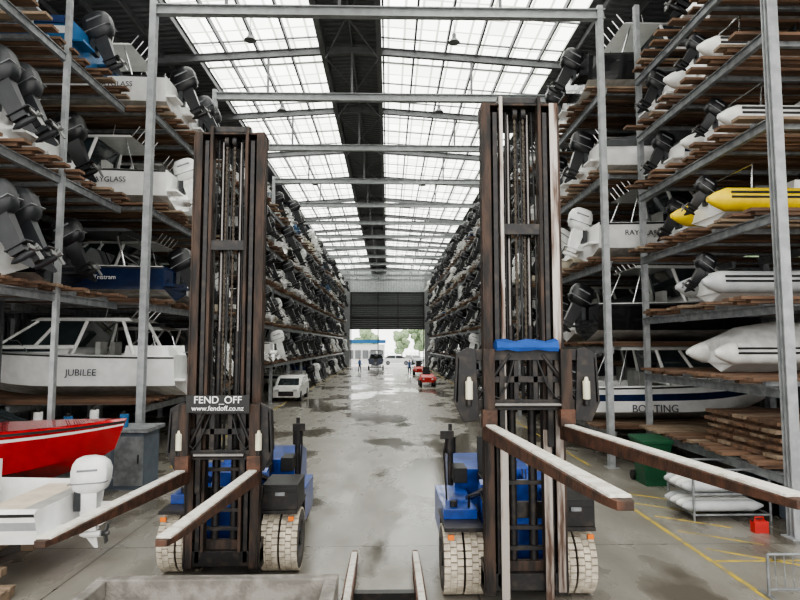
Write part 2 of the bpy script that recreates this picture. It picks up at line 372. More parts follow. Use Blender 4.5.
RB={
 'g':rib('inflatable_grey_mesh',3.4,1.6,'tubeg','mblack'),
 'w':rib('inflatable_white_mesh',4.6,2.0,'tubew','mblack',True),
 'w2':rib('inflatable_pale_mesh',4.2,1.9,'tubeg','mgrey',True),
 'y':rib('inflatable_yellow_mesh',4.8,2.0,'tubey','mblack',True),
 'c':rib('inflatable_cover_mesh',3.2,1.6,'tubew',None,False,'canvasw'),
}

# ------------------------------------------------------------------ room shell
Y0,Y1=-1.0,88.0
FY=[10.1+5.7*i for i in range(14)]
mb=MB(); mb.b2(-15,15,-14,88.2,-.2,0,'floor'); mb.obj('floor')
def rz(x): return 14.95-.07*abs(x+1.4)
def roofpart(mb,x0,x1,k,y0=Y0,y1=Y1):
    mb.add([(x0,y0,rz(x0)),(x1,y0,rz(x1)),(x1,y1,rz(x1)),(x0,y1,rz(x0)),(x0,y0,rz(x0)+.06),(x1,y0,rz(x1)+.06),(x1,y1,rz(x1)+.06),(x0,y1,rz(x0)+.06)],
       [(0,1,2,3),(7,6,5,4),(0,4,5,1),(1,5,6,2),(2,6,7,3),(3,7,4,0)],k)
mb=MB()
roofpart(mb,-15,-7.3,'roofdark'); roofpart(mb,-2.5,-1.4,'roofdark'); roofpart(mb,-1.4,-.33,'roofdark'); roofpart(mb,6.6,15,'roofdark')
mb.obj('ceiling')
mb=MB(); roofpart(mb,-7.3,-2.5,'sky'); mb.obj('window_1')
mb=MB(); roofpart(mb,-.33,6.6,'sky'); mb.obj('window_2')
mb=MB()
x=-14.6
while x<14.8:
    z=rz(x)-.13; mb.b2(x-.035,x+.035,Y0,Y1,z-.09,z+.11,'steeld'); x+=1.2
for xx in(-2.5,-.36): mb.b2(xx-.1,xx+.1,Y0,Y1,rz(xx)-.46,rz(xx)-.02,'steeld')
y=Y0+1.0
while y<Y1:
    for xa,xb in((-7.3,-2.5),(-.33,6.6)):
        za,zb=rz(xa)-.02,rz(xb)-.02
        mb.add([(xa,y-.03,za-.05),(xb,y-.03,zb-.05),(xb,y+.03,zb-.05),(xa,y+.03,za-.05),(xa,y-.03,za),(xb,y-.03,zb),(xb,y+.03,zb),(xa,y+.03,za)],[(3,2,1,0),(4,5,6,7),(0,1,5,4),(1,2,6,5),(2,3,7,6),(3,0,4,7)],'steeld')
    y+=1.9
mb.obj('roof_purlins')
mb=MB()
for y in [4.4]+FY:
    for sg in(-1,1):
        xa=-1.4; xb=sg*14.9
        za,zb=rz(xa)-.42,rz(xb)-.42
        for dz,w,h in((0,.16,.03),(.26,.16,.03),(.13,.03,.26)):
            mb.add([(xa,y-w/2,za+dz-h/2),(xb,y-w/2,zb+dz-h/2),(xb,y+w/2,zb+dz-h/2),(xa,y+w/2,za+dz-h/2),(xa,y-w/2,za+dz+h/2),(xb,y-w/2,zb+dz+h/2),(xb,y+w/2,zb+dz+h/2),(xa,y+w/2,za+dz+h/2)],
              [(3,2,1,0),(4,5,6,7),(0,1,5,4),(1,2,6,5),(2,3,7,6),(3,0,4,7)],'steeld')
mb.obj('roof_rafters')
mb=MB()
for y in FY[1:]:
    mb.b2(-6.6,6.2,y-.1,y+.1,12.60,12.63,'steell'); mb.b2(-6.6,6.2,y-.1,y+.1,12.86,12.89,'steell'); mb.b2(-6.6,6.2,y-.015,y+.015,12.63,12.86,'steell')
    for xx in(-4.6,-1.4,3.2): mb.b2(xx-.04,xx+.04,y-.04,y+.04,12.89,rz(xx)-.4,'steeld')
for i in range(1,13):
    ya,yb=FY[i],FY[i+1]
    mb.cyl((-2.4,ya,14.3),(-.4,yb,14.3),.035,'steeld',n=6); mb.cyl((-.4,ya,14.3),(-2.4,yb,14.3),.035,'steeld',n=6)
mb.obj('roof_tie_beams')
mb=MB()
for y in(13,18.6,24.4,36,47):
    for xx in(-4.6,2.2):
        mb.cyl((xx,y,14.2),(xx,y,13.7),.012,'steeld',n=6); mb.cyl((xx,y,13.7),(xx,y,13.55),.07,'steeld'); mb.cyl((xx,y,13.55),(xx,y,13.4),.08,'steeld',.2,14)
mb.obj('high_bay_lamps')
mb=MB(); mb.b2(-15.1,-15,Y0,Y1,0,14.1,'wallgrey'); mb.obj('wall_left')
mb=MB()
for a,b_,c,d in((Y0,18,0,14),(18,30,0,4.6),(18,30,7.4,14),(30,Y1,0,14)): mb.b2(15,15.1,a,b_,c,d,'wallgrey')
mb.obj('wall_right')
mb=MB()
for y in(18,22,26,30): mb.b2(14.95,15.0,y-.05,y+.05,4.6,7.4,'steell')
for z in(4.6,6,7.4): mb.b2(14.95,15.0,18,30,z-.04,z+.04,'steell')
mb.obj('window_3')
mb=MB()
mb.b2(-15,-5.75,88,88.2,0,14.9,'wallgrey'); mb.b2(5.55,15,88,88.2,0,14.9,'wallgrey')
mb.b2(-5.75,5.55,88,88.15,11.3,15,'endlight')
mb.obj('wall_back')
mb=MB(); mb.b2(-5.75,5.55,87.9,87.99,5.7,11.3,'enddark')
for z in(5.75,7.5,9.4,11.25): mb.b2(-5.75,5.55,87.82,87.9,z-.1,z+.1,'blk')
for xx in(-5.6,-1.5,1.5,5.4): mb.b2(xx-.07,xx+.07,87.75,87.88,0 if abs(xx)>5 or xx<0 else 5.7,11.3,'blk')
mb.obj('door_1')

# outside
mb=MB(); mb.b2(-40,40,88.2,160,-.22,-.02,'ext'); mb.b2(-60,60,-60,-14,-.22,-.02,'ext'); mb.obj('yard_ground')
mb=MB()
mb.b2(-7.5,-.6,101,108,0,3.4,'signw'); mb.b2(-7.7,-.4,100.8,108.2,3.6,4.2,'bluehull')
for i in range(5): mb.b2(-7+i*1.3,-6+i*1.3,100.9,101,.9,2.4,'silver')
mb.obj('marina_office')
def tree(name,x,y,h,r):
    mb=MB(); mb.cyl((0,0,0),(0,0,h*.5),.15,'wood',.1)
    rd=random.Random(int(x*10+y))
    for i in range(22):
        a=rd.uniform(0,6.28); q=rd.uniform(0,r*.8); zz=h*.3+rd.uniform(0,h*.65); s=rd.uniform(.25,.45)*r
        rings=[]
        for j in range(1,6):
            th=math.pi*j/6; rings.append([(q*math.cos(a)+s*math.sin(th)*math.cos(p*.785)*rd.uniform(.8,1.2),q*math.sin(a)+s*math.sin(th)*math.sin(p*.785),zz+s*math.cos(th)) for p in range(8)])
        mb.loft(rings,'leaf')
    mb.obj(name,loc=(x,y,-.02))
for x,y,h,r in((3.2,132,6.5,2.2),(7.2,134,8,2.8),(10,130,7,2.6),(-10,125,8,3),(-5,138,7,3),(20.5,19,8,3),(21,24,9,3.4),(20.5,30,8,3)): tree('tree',x,y,h,r)
mb=MB()
for i in range(12): mb.cyl((-1+i*.9,112,0),(-1+i*.9,112,1.8),.04,'galv')
for z in(.3,1.0,1.75): mb.cyl((-1,112,z),(9,112,z),.03,'galv')
mb.obj('yard_fence')

# ------------------------------------------------------------------ racks
def rack(name,sg,bays,posts):
    mb=MB()
    for (xf,ya,yb,levels,depth) in bays:
        for lv in levels:
            xo,xi=sg*xf,sg*(xf+depth)
            xa,xb=min(xo,xi),max(xo,xi)
            for xx in(xf+.0,xf+depth*.5,xf+depth):
                mb.b2(sg*xx-.05,sg*xx+.05,ya,yb,lv-.34,lv-.19,'galv')
                mb.b2(sg*xx-.08,sg*xx+.08,ya,yb,lv-.19,lv-.165,'galv')
            n=4 if ya<30 else 2
            for i in range(n):
                y=ya+.5+(yb-ya-1)*i/(n-1)
                mb.b2(xa,xb,y-.05,y+.05,lv-.165,lv-.06,'galv')
            n=11 if ya<30 else 6
            for i in range(n):
                y=ya+.35+(yb-ya-.7)*i/(n-1)
                e=.15+.4*random.random()
                mb.b2(xa-(e if sg>0 else 0),xb+(e if sg<0 else 0),y-.12,y+.12,lv-.06,lv,'wood' if random.random()<.75 else 'wood2')
                if random.random()<.5: mb.b2(xa-(e*.6 if sg>0 else 0),xb+(e*.6 if sg<0 else 0),y-.07,y+.07,lv-.13,lv-.06,'wood')
    for x,y,w,h,k in posts:
        mb.b2(sg*x-w/2,sg*x+w/2,y-.012,y+.012,0,h,k)
        for s2 in(-1,1): mb.b2(sg*x-w/2,sg*x+w/2,y+s2*w/2-.012,y+s2*w/2+.012,0,h,k)
        mb.b2(sg*x-w/2-.07,sg*x+w/2+.07,y-w/2-.07,y+w/2+.07,0,.02,k)
    return mb.obj(name)
LVL=[1.8,4.6,7.3,10.1]; LVLF=[2.4,4.5,6.6,8.7,10.9]
LVR1=[1.2,2.7,4.2,5.85,7.6,9.25,10.9]; LVR2=[1.1,3.4,5.8,8.3,10.8]
bl=[(7.3,10.1,15.6,[4.6,7.2,10.0],6.5),(6.7,15.9,21.4,LVL,7)]+[(6.5,FY[i]+.1,FY[i]+5.6,LVLF if i>2 else LVL,7) for i in range(2,13)]
br_=[(7.0,10.2,15.6,LVR1,6.5),(6.2,15.9,21.4,LVR2,7)]+[(6.2,FY[i]+.1,FY[i]+5.6,LVR2 if i<3 else LVLF,7) for i in range(2,13)]
pl=[(7.25,12.75,.10,12,'galvl'),(6.62,15.8,.18,13,'galvl'),(10.5,10.2,.14,12,'galv'),(10.5,15.8,.16,13,'galv'),(13.9,15.8,.16,13,'galv')]
pl+=[(xx,y,.16,13,'galvl') for y in FY[2:] for xx in(6.6,10.5,13.7)]
pr=[(7.0,10.05,.18,13,'galvl'),(7.1,15.75,.13,13,'galvl'),(6.05,15.8,.16,13,'galvl'),(10.5,10.1,.14,12,'galv'),(13.6,10.1,.14,12,'galv'),(10.5,15.8,.16,13,'galv'),(13.6,15.8,.16,13,'galv')]
pr+=[(xx,y,.16,13,'galvl') for y in FY[2:] for xx in(6.15,10.2,13.4)]
rack('boat_storage_rack',-1,bl,pl); rack('boat_storage_rack',1,br_,pr)

# ------------------------------------------------------------------ boats in racks
def put(key,x,y,z,sg,name='motorboat',parent=None,txt=None,ts=.3,tk='dtext',ribd=False,tx=2.6,tz=.62):
    me=(RB if ribd else BT)[key]
    ob=mkobj(name,me,parent,(x,y,z+.01),0 if sg>0 else math.pi)
    if txt:
        o=me['halfbeam']+.02
        if sg>0: text('hull_lettering',txt,ts,(tx,-o,tz),(R(87),0,0),tk,ob)
        else: text('hull_lettering',txt,ts,(tx,o,tz),(R(87),0,math.pi),tk,ob)
    return ob
put('J',-7.7,11.3,10.0,-1); put('I',-7.4,14.0,10.0,-1)
put('F',-7.7,11.3,7.2,-1); put('A',-8.0,14.0,7.2,-1)
put('F',-7.6,11.3,4.6,-1); put('H',-7.9,14.0,4.6,-1)
put('A',-6.5,17.5,10.1,-1,txt='RAYGLASS',tx=1.4,ts=.22,tz=.7); put('F',-6.6,20.1,10.1,-1)
put('K',-6.4,17.5,7.3,-1,txt='RAYGLASS',tx=1.6,ts=.22,tz=.7); put('B',-6.5,20.1,7.3,-1)
put('C',-6.4,17.5,4.6,-1,txt='Tristram',tk='signw',tx=1.6,ts=.18,tz=.6); put('A',-6.6,20.1,4.6,-1)
put('G',-6.0,17.6,1.8,-1,txt='JUBILEE',tx=2.5,ts=.26,tz=.72); put('J',-6.4,20.1,1.8,-1)
# right bay 1
put('w',7.1,12.6,9.25,1,'inflatable_boat',ribd=True)
put('L',7.2,14.6,9.25,1)
put('A',7.5,12.9,10.9,1)
put('w',7.3,12.3,7.6,1,'inflatable_boat',ribd=True); put('L',7.3,14.6,7.6,1)
put('y',7.0,12.3,5.85,1,'inflatable_boat',ribd=True); put('L',7.6,14.6,5.85,1)
put('g',7.1,12.6,4.2,1,'inflatable_boat',ribd=True)
put('c',7.3,12.6,2.7,1,'covered_dinghy',ribd=True)
# right bay 2
put('H',5.9,17.4,10.8,1); put('A',6.2,20.0,10.8,1)
put('E',6.2,17.4,8.3,1); put('B',6.2,20,8.3,1)
put('K',6.1,17.4,5.8,1,txt='RAYGLASS',tx=1.2,ts=.22,tz=.7); put('D',6.2,20,5.8,1)
put('H',6.0,17.4,3.4,1,txt='Samurai',tk='signw',ts=.26,tz=.62,tx=2.0); put('E',6.2,20,3.4,1)
put('B',5.6,17.4,1.1,1,txt='BOATING',ts=.30,tx=1.9,tz=.40); put('A',6.2,20,1.1,1)
# far stacks
fl=empty('stored_boats_fleet'); fr=empty('stored_boats_fleet')
keys='AABCDEAHIJKBDLLEB'
for sg,xf,par in((-1,6.5,fl),(1,6.2,fr)):
    for i in range(2,13):
        lv=(LVLF if i>2 else (LVL if sg<0 else LVR2)) if sg<0 else (LVR2 if i<3 else LVLF)
        for z in lv+[.1]:
            for dy in(1.55,4.15):
                if random.random()<.04: continue
                k=random.choice(keys)
                if z==.1 and (lv[0]<2 or i in(5,) or (sg<0 and i in(3,4))): continue
                put(k,sg*(xf+random.uniform(-.35,.35)),FY[i]+dy,z,sg,'moored_boat',par)
# ------------------------------------------------------------------ forklift
def forklift(cx,my,fz,rail,cz0,cz1,H,flen,wide,extra,side):
    root=empty('forklift',(cx,my,0))
    mb=MB()
    for s in(-1,1):
        x=s*.44; ro=rail if s>0 else 'rust'
        mb.b2(x-.055,x+.055,-.12,-.095,.28,H,ro); mb.b2(x-.055,x+.055,.10,.13,.28,H,'rust'); mb.b2(x+s*.03-.018,x+s*.03+.018,-.095,.10,.28,H,'rust')
        mb.b2(x+s*.055-.012,x+s*.055+.012,-.13,.0,.28,H-.05,'rust')
        x=s*.325
        mb.b2(x-.03,x+.03,-.10,-.075,.35,H-.12,'blk'); mb.b2(x-.045,x+.045,.06,.085,.35,H-.12,'blk'); mb.b2(x-.015,x+.015,-.08,.07,.35,H-.12,'rust')
        x=s*.25
        mb.b2(x-.022,x+.022,-.14,.02,.5,H+.08,rail if s<0 else 'rust')
        if rail=='rustw': mb.b2(s*.27-.05,s*.27+.05,-.165,-.145,.15,cz0-.25,'rustw')
        mb.cyl((s*.13,.06,.4),(s*.13,.06,H*.55),.055,'blk',n=14); mb.cyl((s*.13,.06,H*.55),(s*.13,.06,H-.1),.036,'cyl',n=14)
        z=cz1-.1
        while z<H-.15:
            mb.box((s*.055,-.03,z),(.035,.02,.05),'chain'); mb.box((s*.055,-.03,z+.038),(.022,.035,.03),'chain'); z+=.075
        mb.tube([(s*.19,-.05,cz0),(s*.19,-.06,cz0+1),(s*.195,-.05,H*.75),(s*.17,-.02,H-.1),(s*.1,.05,H-.05)],.013,'hose',6)
        mb.tube([(s*.01,-.07,cz0),(s*.0,-.08,cz0+1),(s*.02,-.06,H*.75),(s*.03,0,H-.1)],.013,'hose',6)
        mb.cyl((s*.055-.03,-.01,H-.12),(s*.055+.03,-.01,H-.12),.08,'blk',n=16)
        mb.cyl((s*.38,.12,1.5),(s*.5,1.5,1.0),.045,'cyl')
        mb.b2(s*.44-.08,s*.44+.08,-.05,.35,.22,.6,'blk')
    mb.b2(-.5,.5,.12,.2,H-.16,H+.0,'blk'); mb.b2(-.33,.33,.085,.13,H-.32,H-.2,'blk')
    mb.b2(-.28,.28,-.06,.06,H+.02,H+.1,'blk'); mb.b2(-.5,.5,-.1,.1,H-.03,H+.0,'rust')
    for q in(.83,.62): mb.b2(-.5,.5,.12,.19,H*q-.05,H*q+.05,'blk')
    mb.b2(-.27,.27,-.13,-.1,H*.73,H*.73+.14,'blk')
    mb.b2(-.5,.5,.12,.19,1.1,1.3,'blk'); mb.b2(-.52,.52,-.1,.2,.3,.5,'blk'); mb.b2(-.33,.33,-.02,.07,.5,.62,'rust')
    for z in(.75,1.0,1.55): mb.b2(-.24,.24,-.02,.04,z,z+.05,'blk')
    mb.obj('mast',root,bevel=.004)
    mb=MB(); w=wide/2
    mb.b2(-w,w,-.24,-.17,cz1-.14,cz1,'blk'); mb.b2(-w,w,-.24,-.17,cz0,cz0+.13,'blk')
    mb.b2(-w*.75,w*.75,-.22,-.18,(cz0+cz1)/2-.04,(cz0+cz1)/2+.04,'blk')
    for s in(-1,1):
        mb.b2(s*.30-.035,s*.30+.035,-.23,-.08,cz0-.45,cz1+.05,'blk')
        mb.b2(s*.12-.03,s*.12+.03,-.22,-.12,cz0,cz1,'blk')
        mb.poly([(s*(w-.02),cz1+.02),(s*(w+.12),cz1-.06),(s*(w+.15),cz0+.1),(s*(w+.04),cz0-.14),(s*(w-.16),cz0-.12),(s*(w-.12),cz1)],'y',-.27,-.23,'blk')
        mb.poly([(s*(w+.08),cz1-.1),(s*(w+.10),cz1-.1),(s*(w+.13),cz0+.1),(s*(w+.1),cz0+.1)],'y',-.27,.0,'blk')
        mb.cyl((s*(w-.03),-.31,cz0+.14),(s*(w-.03),-.31,cz0+.36),.045,'lampcream',n=14)
        mb.cyl((s*(w-.03),-.31,cz0+.36),(s*(w-.03),-.31,cz0+.41),.03,'lampcream',.02,n=12)
        mb.cyl((s*(w-.03),-.31,cz0+.06),(s*(w-.03),-.31,cz0+.14),.03,'blk')
        mb.cyl((s*.2,-.22,cz1-.07),(s*(w-.1),-.22,cz0+.1),.03,'blk')
        mb.tube([(s*.1,-.2,cz1),(s*.25,-.28,cz0+.3),(s*.35,-.28,cz0+.15),(s*w*.8,-.28,cz0+.25)],.014,'hose',6)
    mb.cyl((-w*.6,-.3,cz0+.07),(w*.6,-.3,cz0+.07),.028,'cyl')
    mb.obj('carriage',root,bevel=.006)
    mb=MB(); tl=math.tan(R(2.4))
    for s in(-1,1):
        x=s*.475
        mb.b2(x-.07,x+.07,-.33,-.25,fz-.1,cz1+.0,'rust'); mb.b2(x-.09,x+.09,-.36,-.24,fz-.02,fz+.2,'rustf')
        y0,y1=-.26,-flen
        rings=[]
        for t in(0,.05,.5,.85,.97,1):
            y=y0+(y1-y0)*t; zt=fz+(-y-.26)*tl; h=.17*(1-t)+.05*t if t<.97 else .05; ww=.078 if t<.9 else (.07 if t<1 else .045)
            rings.append([(x-ww,y,zt),(x+ww,y,zt),(x+ww,y,zt-h),(x-ww,y,zt-h)])
        mb.loft(rings,'rustf')
        rings=[]
        for t in(0,.3,.6,.985):
            y=y0-.12+(y1-y0+.12)*t; zt=fz+(-y-.26)*tl+.001
            rings.append([(x-.062,y,zt),(x+.062,y,zt),(x+.055,y,zt+.02),(x-.055,y,zt+.02)])
        mb.loft(rings,'carpet')
    mb.obj('forks',root,bevel=.004)
    mb=MB()
    def wheel(x,y,r,w):
        prof=[(-w/2,r*.6),(-w/2,r*.9),(-w*.44,r*.955),(w*.44,r*.955),(w/2,r*.9),(w/2,r*.6),(w*.3,r*.55),(-w*.3,r*.55)]
        rings=[]
        n=32
        for i in range(n+1):
            a=2*math.pi*i/n; rings.append([(x+p[0],y+p[1]*math.cos(a),r+p[1]*math.sin(a)) for p in prof])
        mb.loft(rings,'tyreg',False,['tyreb','tyreb','tyreg','tyreb','tyreb','tyreb','tyreb','tyreb'])
        for i in range(30):
            a=2*math.pi*i/30
            for s2 in(-1,0,1):
                a2=a+ (math.pi/30 if s2==0 else 0)
                mb.box((x+s2*w*.335,y+r*.965*math.cos(a2),r+r*.965*math.sin(a2)),(w*.31,r*.06,r*.165),'tyre',('X',a2))
        mb.cyl((x-w*.3,y,r),(x+w*.3,y,r),r*.57,'blue',n=24); mb.cyl((x-w*.5,y,r),(x+w*.5,y,r),r*.22,'blk',n=16)
    for s in(-1,1):
        wheel(s*.86,.62,.44,.25); wheel(s*.585,.62,.44,.25); wheel(s*.62,3.1,.38,.28)
    mb.cyl((-.95,.62,.43),(.95,.62,.43),.12,'blk')
    mb.obj('wheels',root)
    mb=MB()
    mb.poly([(.35,.5),(.35,.95),(.9,1.0),(1.3,.85),(3.4,.85),(3.4,.4),(1.2,.35),(1.15,.5)],'x',-.42,.42,'blue')
    for s in(-1,1):
        mb.b2(s*.72-.26,s*.72+.26,.22,1.15,.90,.95,'blk')
        a,b_=sorted((s*.45,s*.93)); mb.b2(a,b_,1.25,2.4,.45,.98 if s==side else 1.2,'blue')
        mb.box((s*.9,.2,.84),(.08,.04,.06),'amber')
        mb.b2(min(s*.46,s*.95),max(s*.46,s*.95),1.2,1.26,.3,.9,'blk')
    mb.b2(.47,.98,.25,.95,.95,1.30,'blk'); mb.b2(.49,.96,.24,.26,1.2,1.26,'hose'); mb.b2(.66,.8,.22,.25,1.15,1.2,'galv')
    mb.b2(-.95,-.5,.6,1.1,.95,1.08,'blue'); mb.cyl((-.8,.75,1.08),(-.8,.75,1.16),.05,'blk'); mb.tube([(-.6,.7,1.08),(-.6,.65,1.25),(-.45,.6,1.3),(-.4,.4,1.1)],.02,'hose',6)
    mb.poly([(2.2,.9),(2.2,1.28),(3.3,1.34),(3.75,1.2),(3.85,.45),(2.9,.45)],'x',-.62,.62,'blue')
    mb.poly([(.75,.95),(.8,1.36),(.95,1.4),(1.15,.95)],'x',-.42,.42,'blue')
    mb.b2(-.45,.45,1.0,1.6,.83,.88,'blk')
    mb.b2(-.26,.26,1.65,2.15,1.1,1.24,'hose'); mb.box((0,2.2,1.5),(.48,.12,.6),'hose',('X',R(-8)))
    pts=[(.19*math.cos(a*math.pi/8),1.3+.19*math.sin(a*math.pi/8)*.8,1.56-.1*math.sin(a*math.pi/8)) for a in range(17)]
    mb.tube(pts,.016,'hose',6); mb.cyl((0,1.3,1.56),(0,1.0,1.3),.025,'blk')
    mb.cyl((side*.72,1.9,1.1),(side*.72,1.9,1.75),.045,'blk'); mb.cyl((side*.72,1.9,1.6),(side*.72,1.9,1.85),.085,'blk',n=14); mb.cyl((side*.72,1.9,1.85),(side*.72,1.9,2.05),.03,'blk')
    mb.tube([(side*.84,1.3,1.0),(side*.88,1.3,1.7),(side*.84,1.25,1.95)],.016,'blk',6); mb.box((side*.84,1.22,1.98),(.2,.03,.12),'blk'); mb.box((side*.62,1.6,1.35),(.2,.4,.22),'hose')
    for i in range(4): mb.cyl((.25+.05*i,1.1,1.2),(.25+.05*i,1.17,1.5),.01,'blk',n=6)
    mb.obj('body',root,bevel=.015)
    if extra=='sign':
        mb=MB(); mb.b2(-.42,.42,-.40,-.37,cz1-.10,cz1+.13,'signb'); mb.obj('sign_board',root)
        text('sign_text','FEND_OFF',.135,(0,-.405,cz1+.065),(R(90),0,0),'signw',root); text('sign_text','www.fendoff.co.nz',.092,(0,-.405,cz1-.045),(R(90),0,0),'signw',root)
    else:
        mb=MB()
        rings=[]
        for i in range(7):
            x=-.38+.127*i; rings.append([(x,-.34,cz1-.02+.012*math.sin(i*2)),(x,-.10,cz1-.01),(x,-.08,cz1+.05+.01*math.sin(i*3)),(x,-.2,cz1+.115+.02*math.sin(i*2.3)),(x,-.33,cz1+.085+.02*math.cos(i*2)),(x,-.36,cz1+.02)])
        mb.loft(rings,'bluecloth'); mb.obj('blue_cover',root)
    return root
forklift(-2.27,8.25,1.62,'rust',1.75,2.5,6.35,3.5,1.12,'sign',1)
forklift(1.71,7.4,2.32,'rustw',2.5,3.25,6.45,4.35,1.5,'cover',-1)

mb=MB()
for x in(-.5,.42):
    rings=[[(x-w,y,z0),(x+w,y,z0),(x+w,y,z1),(x-w,y,z1)] for y,w,z0,z1 in((5.0,.065,.03,.22),(8.0,.065,.06,.20),(9.0,.055,.1,.17),(9.15,.035,.12,.16))]
    mb.loft(rings,'rustf')
    rings=[[(x-.045,y,z),(x+.045,y,z),(x+.04,y,z+.02),(x-.04,y,z+.02)] for y,z in((5.0,.221),(8.0,.201),(9.0,.171))]
    mb.loft(rings,'carpet')
    mb.b2(x-.06,x+.06,8.2,8.5,0,.07,'wood')
mb.b2(-.435,.355,7.74,7.86,.0,.1,'blk'); mb.b2(-.57,.54,4.9,5.0,0,.7,'blk')
mb.obj('fork_attachment')
mb=MB()
mb.b2(-3.5,-.6,7.2,7.36,0,.5,'conc'); mb.b2(-3.5,-3.35,4.5,7.2,0,.5,'conc'); mb.b2(-.76,-.6,5,7.2,0,.5,'conc')
mb.obj('concrete_barrier',bevel=.015)

# ------------------------------------------------------------------ left foreground boats
def cradle(name,x0,x1,y,z):
    mb=MB()
    for xx in(x0+.6,(x0+x1)/2,x1-.6):
        mb.b2(xx-.08,xx+.08,y-.9,y+.9,z-.14,z,'wood2'); mb.b2(xx-.1,xx+.1,y-.9,y-.7,0,z-.14,'wood2'); mb.b2(xx-.1,xx+.1,y+.7,y+.9,0,z-.14,'wood2')
    mb.b2(x0,x1,y-.85,y-.73,z-.14-.1 if z>.3 else 0,z-.14,'wood2'); mb.obj(name)
put('W',-4.72,9.0,.42,-1,txt='RAYGLASS',ts=.18,tx=1.0,tz=.38); cradle('boat_cradle',-10.3,-5.2,9.0,.42)
put('R',-10.75,11.2,.62,1,'speedboat',txt='BBX 18',tk='signw',ts=.2,tx=3.6,tz=.5); cradle('boat_cradle',-10.7,-6.8,11.2,.62)
mb=MB()
for i in range(7): mb.b2(-6.4,-4.9,6.85+.17*i,6.97+.17*i,.12,.15,'wood2')
for xx in(-6.35,-5.65,-4.95): mb.b2(xx-.04,xx+.04,6.85,7.99,.02,.12,'wood2')
for i in range(3): mb.b2(-6.4,-4.9,6.9+.45*i,7.0+.45*i,0,.02,'wood2')
mb.obj('wooden_pallet')
mb=MB(); mb.b2(-8.6,-5.6,13.6,14.5,0,1.3,'ply'); mb.b2(-8.7,-5.5,13.5,14.6,1.3,1.38,'galv')
for i in range(4): mb.b2(-8.5+.75*i,-7.85+.75*i,13.57,13.6,.1,1.2,'galv')
for i in range(4): mb.cyl((-7.95+.75*i,13.55,.6),(-7.95+.75*i,13.55,.8),.015,'blk')
mb.obj('workshop_cabinet')
mb=MB()
for x,h in((-8.2,.35),(-7.5,.25),(-6.9,.4),(-6.2,.3)):
    mb.cyl((x,13.9,1.38),(x,13.9,1.38+h),.1,'mwhite' if h>.3 else 'bluehull'); mb.cyl((x,13.9,1.38+h),(x,13.9,1.45+h),.04,'blk')
mb.obj('fluid_drums')

# ------------------------------------------------------------------ right floor clutter
mb=MB()
mb.frus((6.05,6.55,13.7,14.25,.12),(5.95,6.65,13.6,14.35,1.0),'green'); mb.box((6.3,13.97,1.05),(.76,.8,.08),'green',('X',R(4)))
mb.cyl((6.0,14.4,.12),(6.6,14.4,.12),.12,'hose',n=14); mb.cyl((6.0,14.42,1.02),(6.6,14.42,1.02),.025,'green'); mb.b2(6.05,6.55,13.7,14.3,0,.13,'green')
mb.obj('wheelie_bin',bevel=.01)
mb=MB()
for x in(5.75,7.2):
    for y in(11.0,12.0): mb.cyl((x,y,0),(x,y,.95),.022,'galv')
for z in(.12,.5,.95):
    for y in(11.0,12.0): mb.cyl((5.75,y,z),(7.2,y,z),.02,'galv')
    for x in(5.75,7.2): mb.cyl((x,11,z),(x,12,z),.02,'galv')
for z in(.25,.62):
    for i in range(4):
        y=11.15+.23*i; mb.tube([(5.6,y,z),(5.67,y,z),(5.75,y,z),(6.95,y,z),(7.05,y,z),(7.15,y,z)],[.03,.07,.105,.105,.07,.03],'tubew' if i%3 else 'tubeg',12)
mb.obj('fender_trolley')
mb=MB()
for j in range(5):
    for i in range(5): mb.b2(7.1+.04*(j%3),9.8,10.6+.5*i,11.0+.5*i,1.21+.15*j,1.28+.15*j,'wood2' if (i+j)%3==0 else 'wood')
    if j<4:
        for x in(7.3,8.4,9.4): mb.b2(x-.05,x+.05,10.6,12.9,1.28+.15*j,1.36+.15*j,'wood')
mb.obj('timber_stack')
mb=MB()
for i in range(3): mb.b2(7.5,10.2,10.6+.8*i,11.2+.8*i,.02,.5,'blk' if i%2 else 'ply')
for i in range(6): mb.tube([(7.4,10.4+.12*i,.6+.02*i),(8.5,10.4+.12*i,.6+.02*i),(10,10.5+.12*i,.7)],.05,'blk' if i%2 else 'galv')
mb.obj('trailer_parts_pile')
mb=MB()
mb.b2(6.45,6.7,10.3,10.44,0,.2,'redp'); mb.tube([(6.49,10.37,.2),(6.5,10.37,.26),(6.65,10.37,.26),(6.66,10.37,.2)],.014,'redp',6); mb.cyl((6.47,10.37,.18),(6.44,10.37,.24),.02,'blk')
mb.obj('jerry_can',bevel=.02)
mb=MB()
for x in(5.0,6.6): mb.cyl((x,7.75,0),(x,7.75,.55),.02,'galv')
for z in(.1,.55): mb.cyl((5.0,7.75,z),(6.6,7.75,z),.018,'galv')
for i in range(13): mb.cyl((5.1+.12*i,7.75,.1),(5.1+.12*i,7.75,.55),.007,'galv',n=6)
for x in(5.0,6.6): mb.b2(x-.03,x+.03,7.55,7.95,0,.03,'galv')
mb.obj('wire_barrier')
mb=MB()
mb.b2(4.92,5.0,6.5,14.6,.0,.004,'yellow'); mb.b2(-5.9,-5.82,16,86,0,.004,'yellow'); mb.b2(5.5,5.58,16,86,0,.004,'yellow')
for i in range(5): mb.box((5.7,9.2+.9*i,.002),(1.3,.06,.004),'yellow',('Z',R(-35)))
mb.b2(5.02,6.9,9.0,9.06,0,.004,'yellow')
mb.obj('floor_markings')

